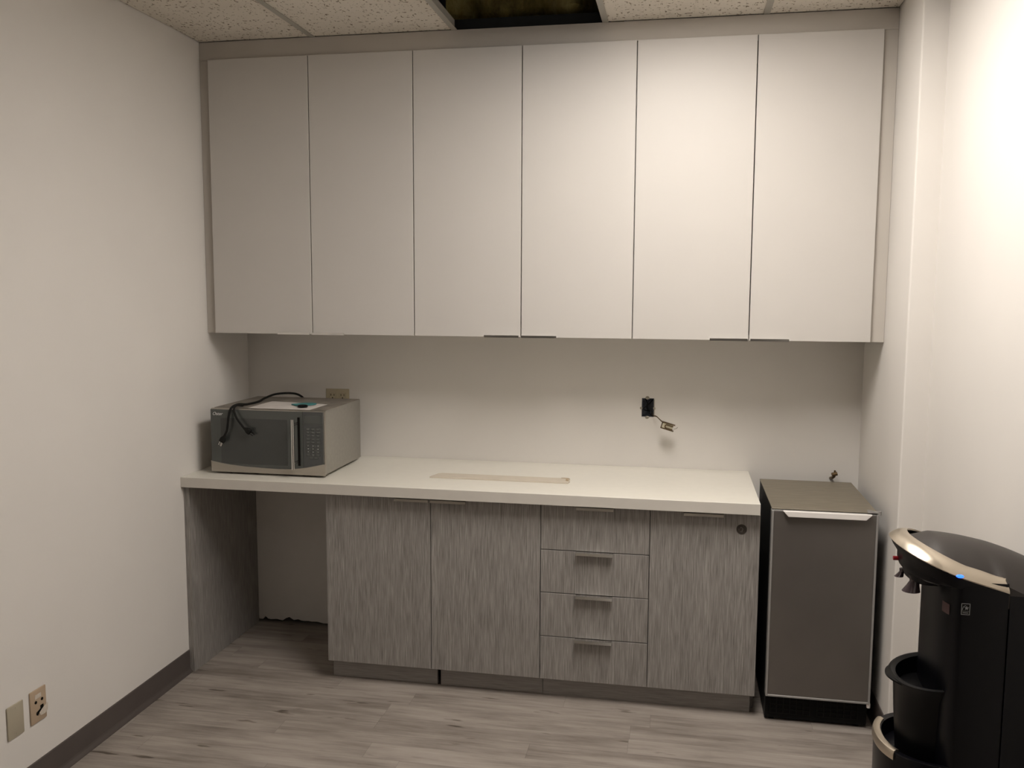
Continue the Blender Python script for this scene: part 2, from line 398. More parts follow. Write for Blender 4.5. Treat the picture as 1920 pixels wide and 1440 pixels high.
def front(name, c, x0, x1, z0, z1): return obj(name, bx(x0+.0014, BY, z0, x1-.0014, BY+.019, z1, .0007, 1), M_grain, c)
c = thing('base_cabinet', ((B[0]+B[2])/2, -.29, 0), 'grey-brown two-door base cabinet next to the open knee space', 'cabinet', 'grey-brown base cabinets')
carcass(c, B[0], B[2]-.001)
d = front('door', c, B[0], B[1], ZD0, ZD1); pull(d, .928, 1.070, BY, ZD1, 1, M_chrome)
d = front('door', c, B[1], B[2], ZD0, ZD1); pull(d, 1.079, 1.225, BY, ZD1, 1, M_chrome)
c = thing('drawer_cabinet', ((B[2]+B[3])/2, -.29, 0), 'grey-brown base cabinet with a stack of four drawers', 'cabinet', 'grey-brown base cabinets')
carcass(c, B[2], B[3]-.001)
zs = [ZD1, .6245, .4495, .2695, ZD0]
for k in range(4):
    d = front('drawer', c, B[2], B[3], zs[k+1]+(.0012 if k < 3 else 0), zs[k]-(.002 if k else 0)); pull(d, 1.668, 1.813, BY, zs[k]-(.002 if k else 0), 1)
c = thing('base_cabinet', ((B[3]+B[4])/2, -.29, 0), 'grey-brown single-door base cabinet with a round lock, beside the ice maker', 'cabinet', 'grey-brown base cabinets')
carcass(c, B[3], B[4])
d = front('door', c, B[3], B[4], ZD0, ZD1); pull(d, 2.080, 2.228, BY, ZD1, 1)
bm = nb(); t = [[(2.297+rr*math.cos(a), yy, .747+rr*math.sin(a)) for a in [2*math.pi*k/32 for k in range(32)]] for rr, yy in ((.0195, BY+.001), (.0195, BY-.0015), (.0185, BY-.0022), (.016, BY-.0016), (.015, BY-.0016))]
loft(bm, t); lk = obj('lock', bm, M_disc, d, smooth=True, label='round dark bronze disc')
bm = nb(); tube(bm, [(2.291, BY-.002, .752), (2.296, BY-.0025, .7545), (2.301, BY-.002, .750), (2.3005, BY-.002, .744), (2.297, BY-.002, .7405)], .0013, 6)
tube(bm, [(2.287, BY-.002, .749), (2.287, BY-.002, .743)], .001, 6); tube(bm, [(2.291, BY-.002, .7375), (2.301, BY-.002, .7375)], .001, 6)
obj('emblem', bm, M_discl, lk, label='raised worn emblem on the disc')
TL = [('grey-brown toe kick board under the door next to the knee space', B[0]+.0018, 1.0855), ('grey-brown toe kick board under the second door, left of the drawers', 1.1005, B[2]+.0045), ('long grey-brown toe kick board under the drawers and right door', B[2]+.0068, 2.352)]
for n, (lb, a, b) in enumerate(TL):
    tag(obj('toe_kick', bx(a, TY, .002 if n < 2 else 0, b, TY+.016, .094 if n < 2 else .094), M_grainh), lb, 'toe kick', 'toe kick boards')

# ================================================================ MICROWAVE
MX0, MX1, MY, MB, MT = .087, .601, -.521, .866, 1.1395
mw = thing('microwave_oven', ((MX0+MX1)/2, -.30, ZK), 'silver microwave oven with dark mirrored door at left end of countertop', 'microwave')
obj('housing', bx(MX0+.004, MY+.022, MB+.002, MX1-.001, -.088, MT, .004, 2), M_mwside, mw, smooth=True)
obj('top_cover', bx(MX0+.006, MY+.024, MT-.0005, MX1-.003, -.090, MT+.0012), M_mwtop, mw, label='dusty grey top cover')
obj('front_frame', bx(MX0, MY+.003, MB, MX1, MY+.0215, MT, .003, 2), M_band, mw, smooth=True)
def arcz(x):
    pts = [(MX0, .914), (.168, .9005), (.25, .894), (.339, .8905), (.40, .889), (.46, .8915), (.52, .900), (MX1, .918)]
    for (a, za), (b, zb) in zip(pts, pts[1:]):
        if x <= b: return za+(zb-za)*(x-a)/(b-a)
    return pts[-1][1]
def plate(x0, x1, z1, y0, y1, zf=None, n=24):
    bm = nb(); pts = [(x0, z1)]+[(x0+(x1-x0)*k/n, zf(x0+(x1-x0)*k/n)) for k in range(n+1)]+[(x1, z1)]
    return prism(bm, pts, 'y', y0, y1)
XS = .5075
door = obj('door', plate(MX0+.003, XS-.0006, MT-.004, MY-.004, MY+.003, arcz), M_mwfront, mw, label='dark mirrored door')
obj('window', bx(.135, MY-.0046, .905, .437, MY-.0038, 1.100, .0002, 1), M_mwwin, door)
panel = obj('control_panel', plate(XS+.0006, MX1-.005, MT-.004, MY-.004, MY+.003, arcz, 8), M_mwpanel, mw)
obj('display', bx(.515, MY-.0046, 1.085, .592, MY-.0038, 1.122), M_mwfront, panel)
bm = nb(); pts = [(MX0+k/40*(MX1-MX0), ) for k in range(41)]
prev = None
for (x,) in pts:
    z = arcz(x); q = [bm.verts.new((x, MY+.002, z)), bm.verts.new((x, MY-.007, z-.0005)), bm.verts.new((x, MY-.008, z-.003)), bm.verts.new((x, MY-.0055, z-.006)), bm.verts.new((x, MY-.003, MB+.001)), bm.verts.new((x, MY+.002, MB+.001))]
    if prev:
        for k in range(6): bm.faces.new((prev[k], q[k], q[(k+1) % 6], prev[(k+1) % 6]))
    else: bm.faces.new(q)
    prev = q
bm.faces.new(prev[::-1]); obj('lower_trim', bm, M_band, mw, smooth=True, label='curved stainless lower trim')
obj('handle_recess', bx(.4835, MY-.0045, .906, .4945, MY-.0036, 1.112), M_dark, door, label='narrow black slot')
bm = nb(); tube(bm, [(.478, MY-.042, .898), (.478, MY-.042, 1.108)], .0068, 14, 0)
for z in (.925, 1.087): tube(bm, [(.4845, MY-.0042, z), (.4835, MY-.020, z), (.479, MY-.041, z)], .0052, 12, 4)
obj('handle', bm, M_chrome, door, smooth=True, label='vertical chrome bar handle')
text_obj('brand_lettering', 'Oster', M_logo, mw, (.098, MY-.0048, 1.111), .019, (1, 0, 0), (0, 0, 1), .35)
rows = [1.070, 1.0565, 1.043, 1.0275, 1.014, 1.000, .987, .974, .961, .948]
lab = {5: '123', 6: '456', 7: '789'}
for r, z in enumerate(rows):
    z = z-.006
    cols = [.526, .548, .570] if r < 9 else [.540, .560]
    for k, x in enumerate(cols):
        x += .0045
        bt = obj('button', bx(x-.0088, MY-.0054, z-.0048, x+.0088, MY-.0038, z+.0048, .0006, 1), M_mwfront, mw)
        if r in lab or (r == 8 and k == 1): text_obj('digit', lab[r][k] if r in lab else '0', M_logo, bt, (x-.0020, MY-.0058, z-.0026), .0072, (1, 0, 0), (0, 0, 1))
        else:
            bm = nb()
            box(bm, x-.0055, MY-.0057, z+.0006, x+.0055, MY-.0053, z+.0012)
            if r < 3: box(bm, x-.0035, MY-.0057, z-.0018, x+.0045, MY-.0053, z-.0012)
            obj('print', bm, M_marks, bt)
for x in (MX0+.04, MX1-.04):
    for y in (MY+.05, -.13): obj('foot', bx(x-.015, y-.015, ZK, x+.015, y+.015, MB+.002, .002, 1), M_rubber, mw)
# --- things lying on the microwave
ZM = MT+.0012
bm = nb(); C0 = [(.250, -.500), (.246, -.262), (.532, -.315), (.529, -.500)]
n = 14; gr = []
for i in range(n+1):
    r_ = []
    for j in range(n+1):
        u, v = i/n, j/n
        a = Vector(C0[0]).lerp(Vector(C0[3]), u); b = Vector(C0[1]).lerp(Vector(C0[2]), u); p = a.lerp(b, v)
        h = .0009+.0016*abs(noise.noise((u*4, v*3, 2)))*(1-.8*(abs(u-.72) < .2 and abs(v-.4) < .45)); r_.append((p.x, p.y, ZM+h))
    gr.append(r_)
T = [[bm.verts.new(p) for p in r_] for r_ in gr]; U = [[bm.verts.new((p[0], p[1], p[2]-.0006)) for p in r_] for r_ in gr]
for i in range(n):
    for j in range(n):
        bm.faces.new((T[i][j], T[i+1][j], T[i+1][j+1], T[i][j+1])); bm.faces.new((U[i][j], U[i][j+1], U[i+1][j+1], U[i+1][j]))
for i in range(n):
    for s in (0, n): bm.faces.new((T[i][s], U[i][s], U[i+1][s], T[i+1][s])); bm.faces.new((T[s][i], T[s][i+1], U[s][i+1], U[s][i]))
tag(obj('paper_sheet', bm, M_paper, smooth=True), 'white paper sheet lying on top of the microwave', 'paper')
bm = nb(); prof = [(.388, -.372), (.405, -.350), (.428, -.322), (.462, -.312), (.489, -.330), (.492, -.352), (.478, -.378), (.455, -.402), (.436, -.412), (.415, -.398)]
prism(bm, prof, 'z', ZM+.0028, ZM+.0068); bmesh.ops.bevel(bm, geom=list(bm.edges), offset=.0012, segments=2, affect='EDGES')
tag(obj('sponge_pad', bm, M_teal, smooth=True), 'thin teal pad with rounded corners on the paper on the microwave', 'pad')
bm = nb(); loft(bm, [[(.470+rr*1.05*math.cos(a), -.437+rr*math.sin(a), z) for a in [2*math.pi*k/28 for k in range(28)]] for rr, z in ((.019, ZM+.0028), (.021, ZM+.005), (.021, ZM+.010), (.019, ZM+.012), (.0165, ZM+.012), (.0155, ZM+.0105))])
tag(obj('round_cap', bm, M_black, smooth=True), 'small round black cap in front of the teal pad on the microwave', 'cap')
# power cord
bm = nb()
tube(bm, [(.330, -.087, 1.02), (.330, -.070, 1.06), (.322, -.072, 1.12), (.305, -.095, ZM+.010), (.278, -.135, ZM+.024), (.235, -.20, ZM+.026), (.215, -.27, ZM+.015), (.212, -.33, ZM+.0062), (.203, -.42, ZM+.0058), (.196, -.485, ZM+.013), (.190, -.530, ZM+.004), (.184, -.543, 1.115), (.180, -.547, 1.078), (.174, -.547, 1.048), (.163, -.546, 1.028)], .0050, 10, 8)
pc = obj('power_cord', bm, M_rubber, mw, smooth=True, label='black power cord looped over the top and front')
bm = nb(); tube(bm, [(.206, -.46, ZM+.0055), (.199, -.505, ZM+.011), (.204, -.536, ZM-.002), (.219, -.545, 1.105), (.240, -.546, 1.078), (.253, -.546, 1.062)], .0046, 10, 8)
obj('cord_end', bm, M_rubber, pc, smooth=True)
def plug(p, d, name, prongs):
    p, d = Vector(p), Vector(d).normalized(); s = d.cross(Vector((0, 1, 0))).normalized(); yv = Vector((0, 1, 0)); bm = nb(); R = []
    for t_, wx, wy in ((-.006, .0045, .0045), (.002, .006, .006), (.010, .011, .0075), (.016, .0125, .0085), (.026, .0125, .0085), (.028, .011, .0075)):
        R.append([p+d*t_+s*(wx*math.copysign(abs(math.cos(a))**.6, math.cos(a)))+yv*(wy*math.copysign(abs(math.sin(a))**.6, math.sin(a))) for a in [2*math.pi*k/16+.01 for k in range(16)]])
    loft(bm, R); pl = obj(name, bm, M_rubber, pc, smooth=True)
    if prongs:
        bm = nb()
        for o_, L in ((-.0062, .018), (.0062, .018)):
            a = p+d*.027+s*o_-yv*.002; tube(bm, [a, a+d*L], .0018, 6, 0)
        a = p+d*.027+yv*.004; tube(bm, [a, a+d*.02], .0024, 8, 0)
        obj('prong', bm, M_chrome if prongs == 1 else M_rubber, pc)
plug((.161, -.544, 1.024), (-.55, 0, -1), 'plug', 1)
plug((.256, -.544, 1.059), (.95, 0, -.55), 'plug', 2)

# ================================================================ ON THE COUNTER AND THE BACK WALL
bm = nb(); prism(bm, [(1.027, -.424), (1.030, -.404), (1.046, -.350), (1.062, -.338), (1.608, -.338), (1.613, -.352), (1.609, -.372), (1.617, -.392), (1.612, -.424)], 'z', ZK+.0004, ZK+.0055)
bd = tag(obj('board_strip', bm, M_card), 'long thin pale board strip with torn ends lying on the countertop', 'board')
bm = nb(); tube(bm, [(1.598, -.362, ZK+.006), (1.608, -.372, ZK+.0075), (1.600, -.385, ZK+.007), (1.612, -.396, ZK+.0065)], .0022, 6); tube(bm, [(1.575, -.342, ZK+.006), (1.600, -.345, ZK+.007), (1.611, -.352, ZK+.006)], .0018, 6)
obj('torn_edge', bm, M_torn, bd, label='frayed brown corner')
ot = thing('wall_outlet', (.456, 0, 1.14), 'horizontal beige double outlet on back wall behind the microwave', 'outlet')
obj('cover_plate', bx(.398, -.006, 1.104, .514, -.0005, 1.1755, .002, 2), M_beige, ot, smooth=True)
for xc in (.432, .482):
    rc = obj('receptacle', bx(xc-.0165, -.0078, 1.124, xc+.0165, -.0055, 1.158, .003, 2), M_beige, ot)
    bm = nb(); box(bm, xc-.009, -.0083, 1.142, xc-.0065, -.0076, 1.151); box(bm, xc+.0065, -.0083, 1.142, xc+.009, -.0076, 1.151); box(bm, xc-.0025, -.0083, 1.129, xc+.0025, -.0076, 1.135)
    obj('slot', bm, M_dark, rc)
jb = thing('junction_box', ((JX0+JX1)/2, 0, JZ0), 'open metal junction box with tangled wires in the back wall', 'electrical box')
bm = nb(); a, b, c_, d_ = JX0+.001, JX1-.001, JZ0+.001, JZ1-.001
box(bm, a, -.001, c_, a+.002, .055, d_); box(bm, b-.002, -.001, c_, b, .055, d_); box(bm, a+.002, -.001, c_, b-.002, .055, c_+.002); box(bm, a+.002, -.001, d_-.002, b-.002, .055, d_); box(bm, a+.002, .053, c_+.002, b-.002, .055, d_-.002)
obj('casing', bm, M_boxin, jb)
bm = nb()
for z in (JZ1+.002, JZ0-.002): bm = nb(); loft(bm, [[(1.914+rr*math.cos(q), yy, z+rr*.8*math.sin(q)) for q in [2*math.pi*k/12 for k in range(12)]] for rr, yy in ((.009, -.0003), (.009, -.002), (.007, -.0028))]); obj('mounting_ear', bm, M_galv, jb)
for x in (JX0-.002, JX1+.002): bm = nb(); loft(bm, [[(x+rr*math.cos(q), yy, 1.124+rr*math.sin(q)) for q in [2*math.pi*k/12 for k in range(12)]] for rr, yy in ((.006, -.0003), (.006, -.002), (.004, -.0028))]); obj('mounting_ear', bm, M_galv, jb)
bm = nb(); box(bm, JX1+.0005, -.002, 1.095, JX1+.003, -.0003, 1.165)
obj('side_bracket', bm, M_galv, jb)
bm = nb(); tube(bm, [(1.905, .05, 1.158), (1.912, .01, 1.150), (1.925, -.006, 1.130), (1.934, -.008, 1.108), (1.930, .004, 1.094), (1.921, .03, 1.100)], .0019, 8)
tube(bm, [(1.938, .05, 1.16), (1.920, .008, 1.140), (1.903, -.004, 1.128), (1.900, .012, 1.115), (1.925, .05, 1.105)], .0019, 8)
tube(bm, [(1.915, .05, 1.11), (1.910, .01, 1.132), (1.919, -.003, 1.155), (1.930, .03, 1.162)], .0019, 8)
obj('wire', bm, M_rubber, jb, smooth=True)
dv = thing('wiring_device', (2.02, -.10, 1.055), 'bare outlet device dangling by its wires right of the junction box', 'electrical device')
bm = nb(); tube(bm, [(1.936, .04, 1.098), (1.939, -.005, 1.094), (1.955, -.045, 1.096), (1.972, -.078, 1.086), (1.988, -.092, 1.075)], .0019, 8)
tube(bm, [(1.934, .04, 1.094), (1.942, -.004, 1.090), (1.958, -.048, 1.093), (1.974, -.080, 1.083), (1.990, -.094, 1.071)], .0016, 8)
obj('wire', bm, M_brass, dv, smooth=True)
R0 = Matrix.Translation((2.008, -.10, 1.059)) @ Matrix.Rotation(math.radians(16), 4, 'Y')
def local(bm): 
    for v in bm.verts: v.co = R0 @ v.co
    return bm
obj('device_body', local(bx(-.026, -.004, -.012, .020, .022, .012, .002, 1)), M_ivory, dv)
bm = nb(); box(bm, -.030, -.006, .012, .028, .018, .015); box(bm, -.030, -.006, -.015, .028, .018, -.012); box(bm, -.030, -.006, -.012, -.027, .018, .012)
obj('yoke', local(bm), M_brass, dv)
bm = nb(); prism(bm, [(-.008, .005), (.022, .005), (.022, .009), (-.010, .009), (-.015, .004), (-.015, -.004), (-.010, -.009), (.022, -.009), (.022, -.005), (-.008, -.005), (-.011, 0)], 'y', -.0085, -.004)
obj('strap', local(bm), M_brass, dv)
bm = nb(); tube(bm, [(.026, .004, -.004), (.036, .002, .002), (.040, .0, .010)], .0016, 6)
obj('terminal', local(bm), M_galv, dv)
# water valve behind the ice maker
bm = nb(); tube(bm, [(2.706, -.001, .842), (2.708, -.030, .850), (2.713, -.046, .860)], .0065, 10, 4); tube(bm, [(2.702, -.05, .866), (2.724, -.048, .872)], .0085, 10, 0)
tube(bm, [(2.713, -.046, .855), (2.715, -.046, .885)], .004, 8, 0)
tag(obj('water_valve', bm, M_brass, smooth=True), 'small brown brass valve sticking up behind the ice maker', 'valve')

# wall plates on the left wall
wp = thing('blank_wall_plate', (0, -1.626, .226), 'plain ivory blank wall plate low on the left wall, nearer the camera', 'wall plate', 'plates low on the left wall')
obj('cover', bx(.0005, -1.661, .226, .0065, -1.591, .334, .0025, 2), M_blank, wp, smooth=True)
for z in (.2385, .3215):
    bm = nb(); tube(bm, [(.006, -1.626, z), (.0074, -1.626, z)], .0028, 8, 0); obj('screw', bm, M_blank, wp)
jp = thing('jack_wall_plate', (0, -1.524, .228), 'tan wall plate with broken data jacks low on the left wall', 'wall plate', 'plates low on the left wall')
obj('cover', bx(.0005, -1.560, .227, .0065, -1.487, .338, .0025, 2), M_tan, jp, smooth=True)
obj('label_tag', bx(.0063, -1.540, .308, .0075, -1.512, .322), M_tape, jp, label='small white writing tag')
for y, z in ((-1.537, .297), (-1.508, .298)):
    bm = nb(); tube(bm, [(.006, y, z), (.0078, y, z)], .0052, 12, 0); obj('jack', bm, M_dark, jp)
obj('jack', bx(.006, -1.517, .265, .0076, -1.503, .279), M_dark, jp)
bm = nb(); prism(bm, [(-1.536, .262), (-1.524, .266), (-1.514, .270), (-1.512, .262), (-1.524, .256), (-1.530, .249), (-1.537, .254)], 'x', .0062, .0074)
obj('broken_hole', bm, M_dark, jp, label='jagged dark break')
bm = nb(); prism(bm, [(-1.520, .246), (-1.524, .257), (-1.505, .268), (-1.484, .276), (-1.485, .250), (-1.500, .243)], 'x', .0076, .0084)
obj('tape', bm, M_tape, jp, label='whitish piece of tape')

# ================================================================ ICE MAKER / UNDERCOUNTER FRIDGE
FX0, FX1, FZ = 2.402, 2.778, .840
fr = thing('ice_maker', ((FX0+FX1)/2, -.33, 0), 'narrow undercounter ice maker with dark steel door and black sides', 'ice maker')
obj('body', bx(FX0+.002, -.570, .012, FX1, -.072, FZ-.004, .002, 1), M_fbody, fr)
obj('top_panel', bx(FX0+.001, -.598, FZ-.004, FX1+.001, -.070, FZ, .001, 1), M_ftop, fr, label='dusty grey steel top')
dr = obj('door', bx(FX0+.0075, -.6115, .1195, FX1-.0065, -.574, FZ-.009, .001, 1), M_fdoor, fr, label='dark brushed steel door')
bm = nb(); box(bm, FX0, -.615, .112, FX0+.0075, -.576, FZ-.006, .001, 1); box(bm, FX1-.0065, -.615, .112, FX1+.001, -.576, FZ-.006, .001, 1)
box(bm, FX0+.0075, -.615, .112, FX1-.0065, -.576, .1195, .001, 1); box(bm, FX0+.0075, -.612, FZ-.009, FX1-.0065, -.576, FZ-.0055)
obj('door_trim', bm, M_ftrim, dr, label='grey aluminium edge trim')
bm = nb(); prism(bm, [(2.441, FZ-.003), (2.460, FZ-.0235), (2.733, FZ-.0235), (2.754, FZ-.003)], 'y', -.632, -.6145); 
bmesh.ops.bevel(bm, geom=[e for e in bm.edges], offset=.001, segments=1, affect='EDGES')
obj('handle', bm, M_fhandle, dr, label='pale aluminium handle with slanted ends')
bm = nb(); box(bm, 2.742, -.612, FZ+.0005, FX1+.004, -.590, FZ+.003); tube(bm, [(2.744, -.585, FZ+.0045), (2.762, -.602, FZ+.005), (2.780, -.612, FZ+.003)], .002, 6)
tube(bm, [(2.782, -.608, FZ-.006), (2.782, -.608, FZ+.008)], .0065, 12, 0)
obj('hinge', bm, M_ftrim, fr, smooth=True)
bm = nb(); tube(bm, [(2.776, -.604, .112), (2.776, -.604, .096)], .007, 12, 0); obj('hinge', bm, M_fhandle, fr, smooth=True)
gl = obj('grille', bx(FX0+.004, -.574, .010, FX1-.002, -.5705, .109), M_blackm, fr)
bm = nb()
for (a, b) in ((2.425, 2.572), (2.598, 2.745)):
    for k in range(7): x = a+(b-a)*k/6; box(bm, x-.0015, -.5775, .030, x+.0015, -.574, .100)
    for k in range(5): z = .030+k*.0175; box(bm, a, -.5765, z-.0018, b, -.574, z+.0018)
obj('vent_bars', bm, M_rubber, gl)
for x in (FX0+.03, FX1-.035):
    for y in (-.545, -.10):
        bm = nb(); tube(bm, [(x, y, 0), (x, y, .014)], .016, 14, 0); obj('foot', bm, M_black, fr)

# ================================================================ WATER COOLER
YC, HW, XB = -1.705, .145, 2.893
wc = thing('water_cooler', (2.74, YC, 0), 'tall black bottom-load water cooler with champagne trim against the right wall', 'water cooler')
def dprof(xf, xs, xb, hw, z, n=28, yc=YC, ex=.9, zf=None):
    """closed D outline: curved front at xf, sides straight from xs back to xb"""
    P = []
    for k in range(n+1):
        a = -math.pi/2+math.pi*k/n
        c, s = math.cos(a), math.sin(a)
        P.append((xs-(xs-xf)*abs(c)**ex, yc+hw*math.copysign(abs(s)**ex, s)))
    P += [(xb, yc+hw), (xb, yc-hw)]
    return [Vector((x, y, zf(x) if zf else z)) for x, y in P]
rim = lambda x: 1.040-.37*(x-2.575)+.10*max(0, x-2.70)
XR = 2.800
# lower cabinet (bottle compartment), its top hollowed like a tray
R = [dprof(2.572, 2.70, XR, HW, 0), dprof(2.566, 2.70, XR, HW, .02), dprof(2.560, 2.70, XR, HW, .495), dprof(2.560, 2.70, XR, HW, .530), dprof(2.563, 2.70, XR, HW-.002, .533),
     dprof(2.578, 2.70, XR-.003, HW-.016, .531), dprof(2.582, 2.70, XR-.004, HW-.020, .495)]
lc = obj('lower_cabinet', loft(nb(), R), M_shell, wc, smooth=True)
# trim on the front of the lower cabinet
def ribbon(bm, outer, inner, zo, zi, th=.002):
    prev = None
    for (xo, yo), (xi, yi), z0, z1 in zip(outer, inner, zo, zi):
        q = [bm.verts.new((xo, yo, z0)), bm.verts.new((xi, yi, z1)), bm.verts.new((xi, yi, z1-th)), bm.verts.new((xo, yo, z0-th))]
        if prev:
            for k in range(4): bm.faces.new((prev[k], q[k], q[(k+1) % 4], prev[(k+1) % 4]))
        else: bm.faces.new(q)
        prev = q
    bm.faces.new(prev[::-1])
def dcurve(xf, xs, hw, a0, a1, n, ex=.9):
    P = []
    for k in range(n+1):
        a = a0+(a1-a0)*k/n; c, s = math.cos(a), math.sin(a)
        P.append((xs-(xs-xf)*abs(c)**ex, YC+hw*math.copysign(abs(s)**ex, s)))
    return P
bm = nb(); n = 26; sect = ((.0005, .512), (-.0035, .514), (-.0040, .526), (-.0010, .536), (.0060, .5385), (.0150, .536), (.0155, .531), (.0005, .531)); prev = None
for k in range(n+1):
    a = -.64+1.28*k/n; q = []
    for off, z in sect:
        (x, y), = [dcurve(2.560+off, 2.70, HW-off, a, a, 1)[0]]; q.append(bm.verts.new((x, y, z)))
    if prev:
        for j in range(len(q)): bm.faces.new((prev[j], q[j], q[(j+1) % len(q)], prev[(j+1) % len(q)]))
    else: bm.faces.new(q)
    prev = q
bm.faces.new(prev[::-1]); obj('lower_trim', bm, M_trimband, wc, smooth=True, label='champagne metal trim at the base rim')
# column between the drip bucket and the head
CK = dict(xf=2.660, xs=2.700, hw=HW-.001, ex=.8)
R = [dprof(2.668, 2.705, XR, HW-.001, z, ex=.9) for z in (.496, .56, .62, .80, .93, .975)]
co = obj('column', loft(nb(), R), M_shell, wc, smooth=True)
# rear housing
R = [dprof(XR+.0025, XR+.0035, XB, HW, 0, n=4), dprof(XR+.0025, XR+.0035, XB, HW, .93, n=4), dprof(XR+.0025, XR+.0035, XB, HW-.003, 0, n=4, zf=lambda x: .972-.25*(x-XR))]
obj('rear_housing', loft(nb(), R), M_shell, wc, smooth=True)
obj('seam_backing', bx(XR-.02, YC-HW+.006, .02, XR+.02, YC+HW-.006, .95), M_blackm, wc)
# head
R = [dprof(2.645, 2.71, XR, HW-.02, .964), dprof(2.612, 2.70, XR, HW-.008, .966), dprof(2.601, 2.70, XR, HW-.003, .972), dprof(2.597, 2.70, XR, HW-.002, .985),
     dprof(2.597, 2.70, XR, HW-.002, 0, zf=lambda x: rim(x)-.030), dprof(2.584, 2.70, XR, HW, 0, zf=lambda x: rim(x)-.014), dprof(2.577, 2.70, XR, HW+.001, 0, zf=lambda x: rim(x)-.001)]
for r_ in R[4:]:
    for v in r_:
        if v.z < .9655: v.z = .9655
hd = obj('head', loft(nb(), R), M_shell, wc, smooth=True)
obj('spout_housing', loft(nb(), [dprof(2.622, 2.65, 2.672, .058, .944), dprof(2.611, 2.65, 2.672, .063, .950), dprof(2.603, 2.65, 2.672, .066, .975)]), M_shell, hd, smooth=True)
# trim band round the head: tapered ribbon
n = 44; outer = []; inner = []; zo = []; zi = []
for k in range(n+1):
    s = -1+2*k/n; e = abs(s)
    if e < .62: a = s/.62*math.pi/2; x, y = dcurve(2.574, 2.70, HW+.002, a, a, 1)[0]; xi_, yi_ = dcurve(2.616, 2.71, HW-.030, a, a, 1)[0]
    else:
        f_ = (e-.62)/.38; y = YC+math.copysign(HW+.002, s); x = 2.70+f_*.101
        f2 = f_; xi_ = 2.71+f2*(.088); yi_ = YC+math.copysign(HW-.030+.008*f2, s)
        if f_ > .8: g_ = (f_-.8)/.2; yi_ = YC+math.copysign(HW-.022+.018*g_**2, s); xi_ = 2.798
    outer.append((x, y)); inner.append((xi_, yi_)); zo.append(rim(x)); zi.append(rim(x)+.014+.010*min(1, e*1.3)-(0.014*max(0, (e-.965)/.035)))
bm = nb(); prev = None
for (xo, yo), (xi_, yi_), z0, z1 in zip(outer, inner, zo, zi):
    q = []
    for t_ in (0, .15, .35, .6, .8, 1):
        h = math.sin(t_*math.pi)*.0045
        q.append(bm.verts.new((xo+(xi_-xo)*t_, yo+(yi_-yo)*t_, z0+(z1-z0)*t_**.75+h)))
    q.append(bm.verts.new((xi_, yi_, z1-.004))); q.append(bm.verts.new((xo+(xi_-xo)*.05, yo+(yi_-yo)*.05, z0-.003)))
    if prev:
        for j in range(8): bm.faces.new((prev[j], q[j], q[(j+1) % 8], prev[(j+1) % 8]))
    else: bm.faces.new(q)
    prev = q
bm.faces.new(prev[::-1]); obj('trim_band', bm, M_trimband, wc, smooth=True, label='wide champagne metal band round the top')
# lid: dome inside the band, running back to the wall
bm = nb(); ni, nj = 34, 26; G = []
def inner_hw(x):
    if x < 2.71: return (HW-.027)*max(0., 1-((2.71-x)/(2.71-2.613))**2.2)**.5
    f_ = min(1, max(0, (x-2.772)/.028)); return HW-.027+.008*min(1, (x-2.71)/.07)+.017*f_*f_*(3-2*f_)
def lid_edge(x):
    e = rim(min(x, 2.80))+.016
    if x > 2.72: e -= .75*(x-2.72)**2 if x < 2.80 else .0048+.45*(x-2.80)
    return e
def lid_mid(x): t_ = x-2.68; return 1.0575-.040*t_-.94*t_*t_
for i in range(ni+1):
    x = 2.6132+(XB-.001-2.6132)*(i/ni)**1.4; hw = max(inner_hw(x), .002); row = []
    sm = min(1, max(0, (x-2.613)/.055)); sm = sm**.8
    for j in range(nj+1):
        s = -math.cos(math.pi*j/nj); e = lid_edge(x); row.append(bm.verts.new((x, YC+s*hw, e+(lid_mid(x)-e)*sm*(1-abs(s)**2.4))))
    G.append(row)
for i in range(ni):
    for j in range(nj): bm.faces.new((G[i][j], G[i+1][j], G[i+1][j+1], G[i][j+1]))
low = [[bm.verts.new((v.co.x, v.co.y, v.co.z-(.019 if v.co.x < 2.79 else .05))) for v in (G[i][0], G[i][nj])] for i in range(ni+1)]
for i in range(ni):
    bm.faces.new((G[i][0], low[i][0], low[i+1][0], G[i+1][0])); bm.faces.new((G[i][nj], G[i+1][nj], low[i+1][1], low[i][1])); bm.faces.new((low[i][0], low[i][1], low[i+1][1], low[i+1][0]))
bm.faces.new([G[0][j] for j in range(nj+1)]+[low[0][1], low[0][0]]); bm.faces.new([low[ni][0], low[ni][1]]+[G[ni][j] for j in range(nj, -1, -1)])
obj('lid', bm, M_lid, wc, smooth=True, label='matte charcoal domed lid')
# buttons, nozzles, led, labels
bm = nb(); tube(bm, [(2.600, YC+.02, .985), (2.586, YC+.02, .985)], .0052, 12, 0); obj('button', bm, M_red, hd, smooth=True, label='red hot water button')
for dy, x0_, k_ in ((-.030, 2.624, 1.2), (.036, 2.610, .62)):
    bm = nb(); loft(bm, [[(x0_+xc+k_*rr*1.15*math.cos(a), YC+dy+k_*rr*math.sin(a), .950+(z-.950)*k_) for a in [2*math.pi*k/18 for k in range(18)]] for xc, rr, z in ((.004, .012, .958), (.002, .008, .946), (-.001, .011, .936), (-.005, .0155, .924), (-.005, .0135, .923), (-.002, .006, .930))])
    obj('nozzle', bm, M_nozzle, hd, smooth=True)
bm = nb(); loft(bm, [[(2.6935+rr*math.cos(a), YC-HW-yy, rim(2.6935)+.002+rr*.45*math.sin(a)) for a in [2*math.pi*k/14 for k in range(14)]] for rr, yy in ((.0085, .0005), (.0075, .0042), (.003, .0052))])
obj('indicator_light', bm, M_led, hd, smooth=True, label='glowing blue indicator light')
LX, LZ = -.040, .010; yl = YC-HW+.001-.0002
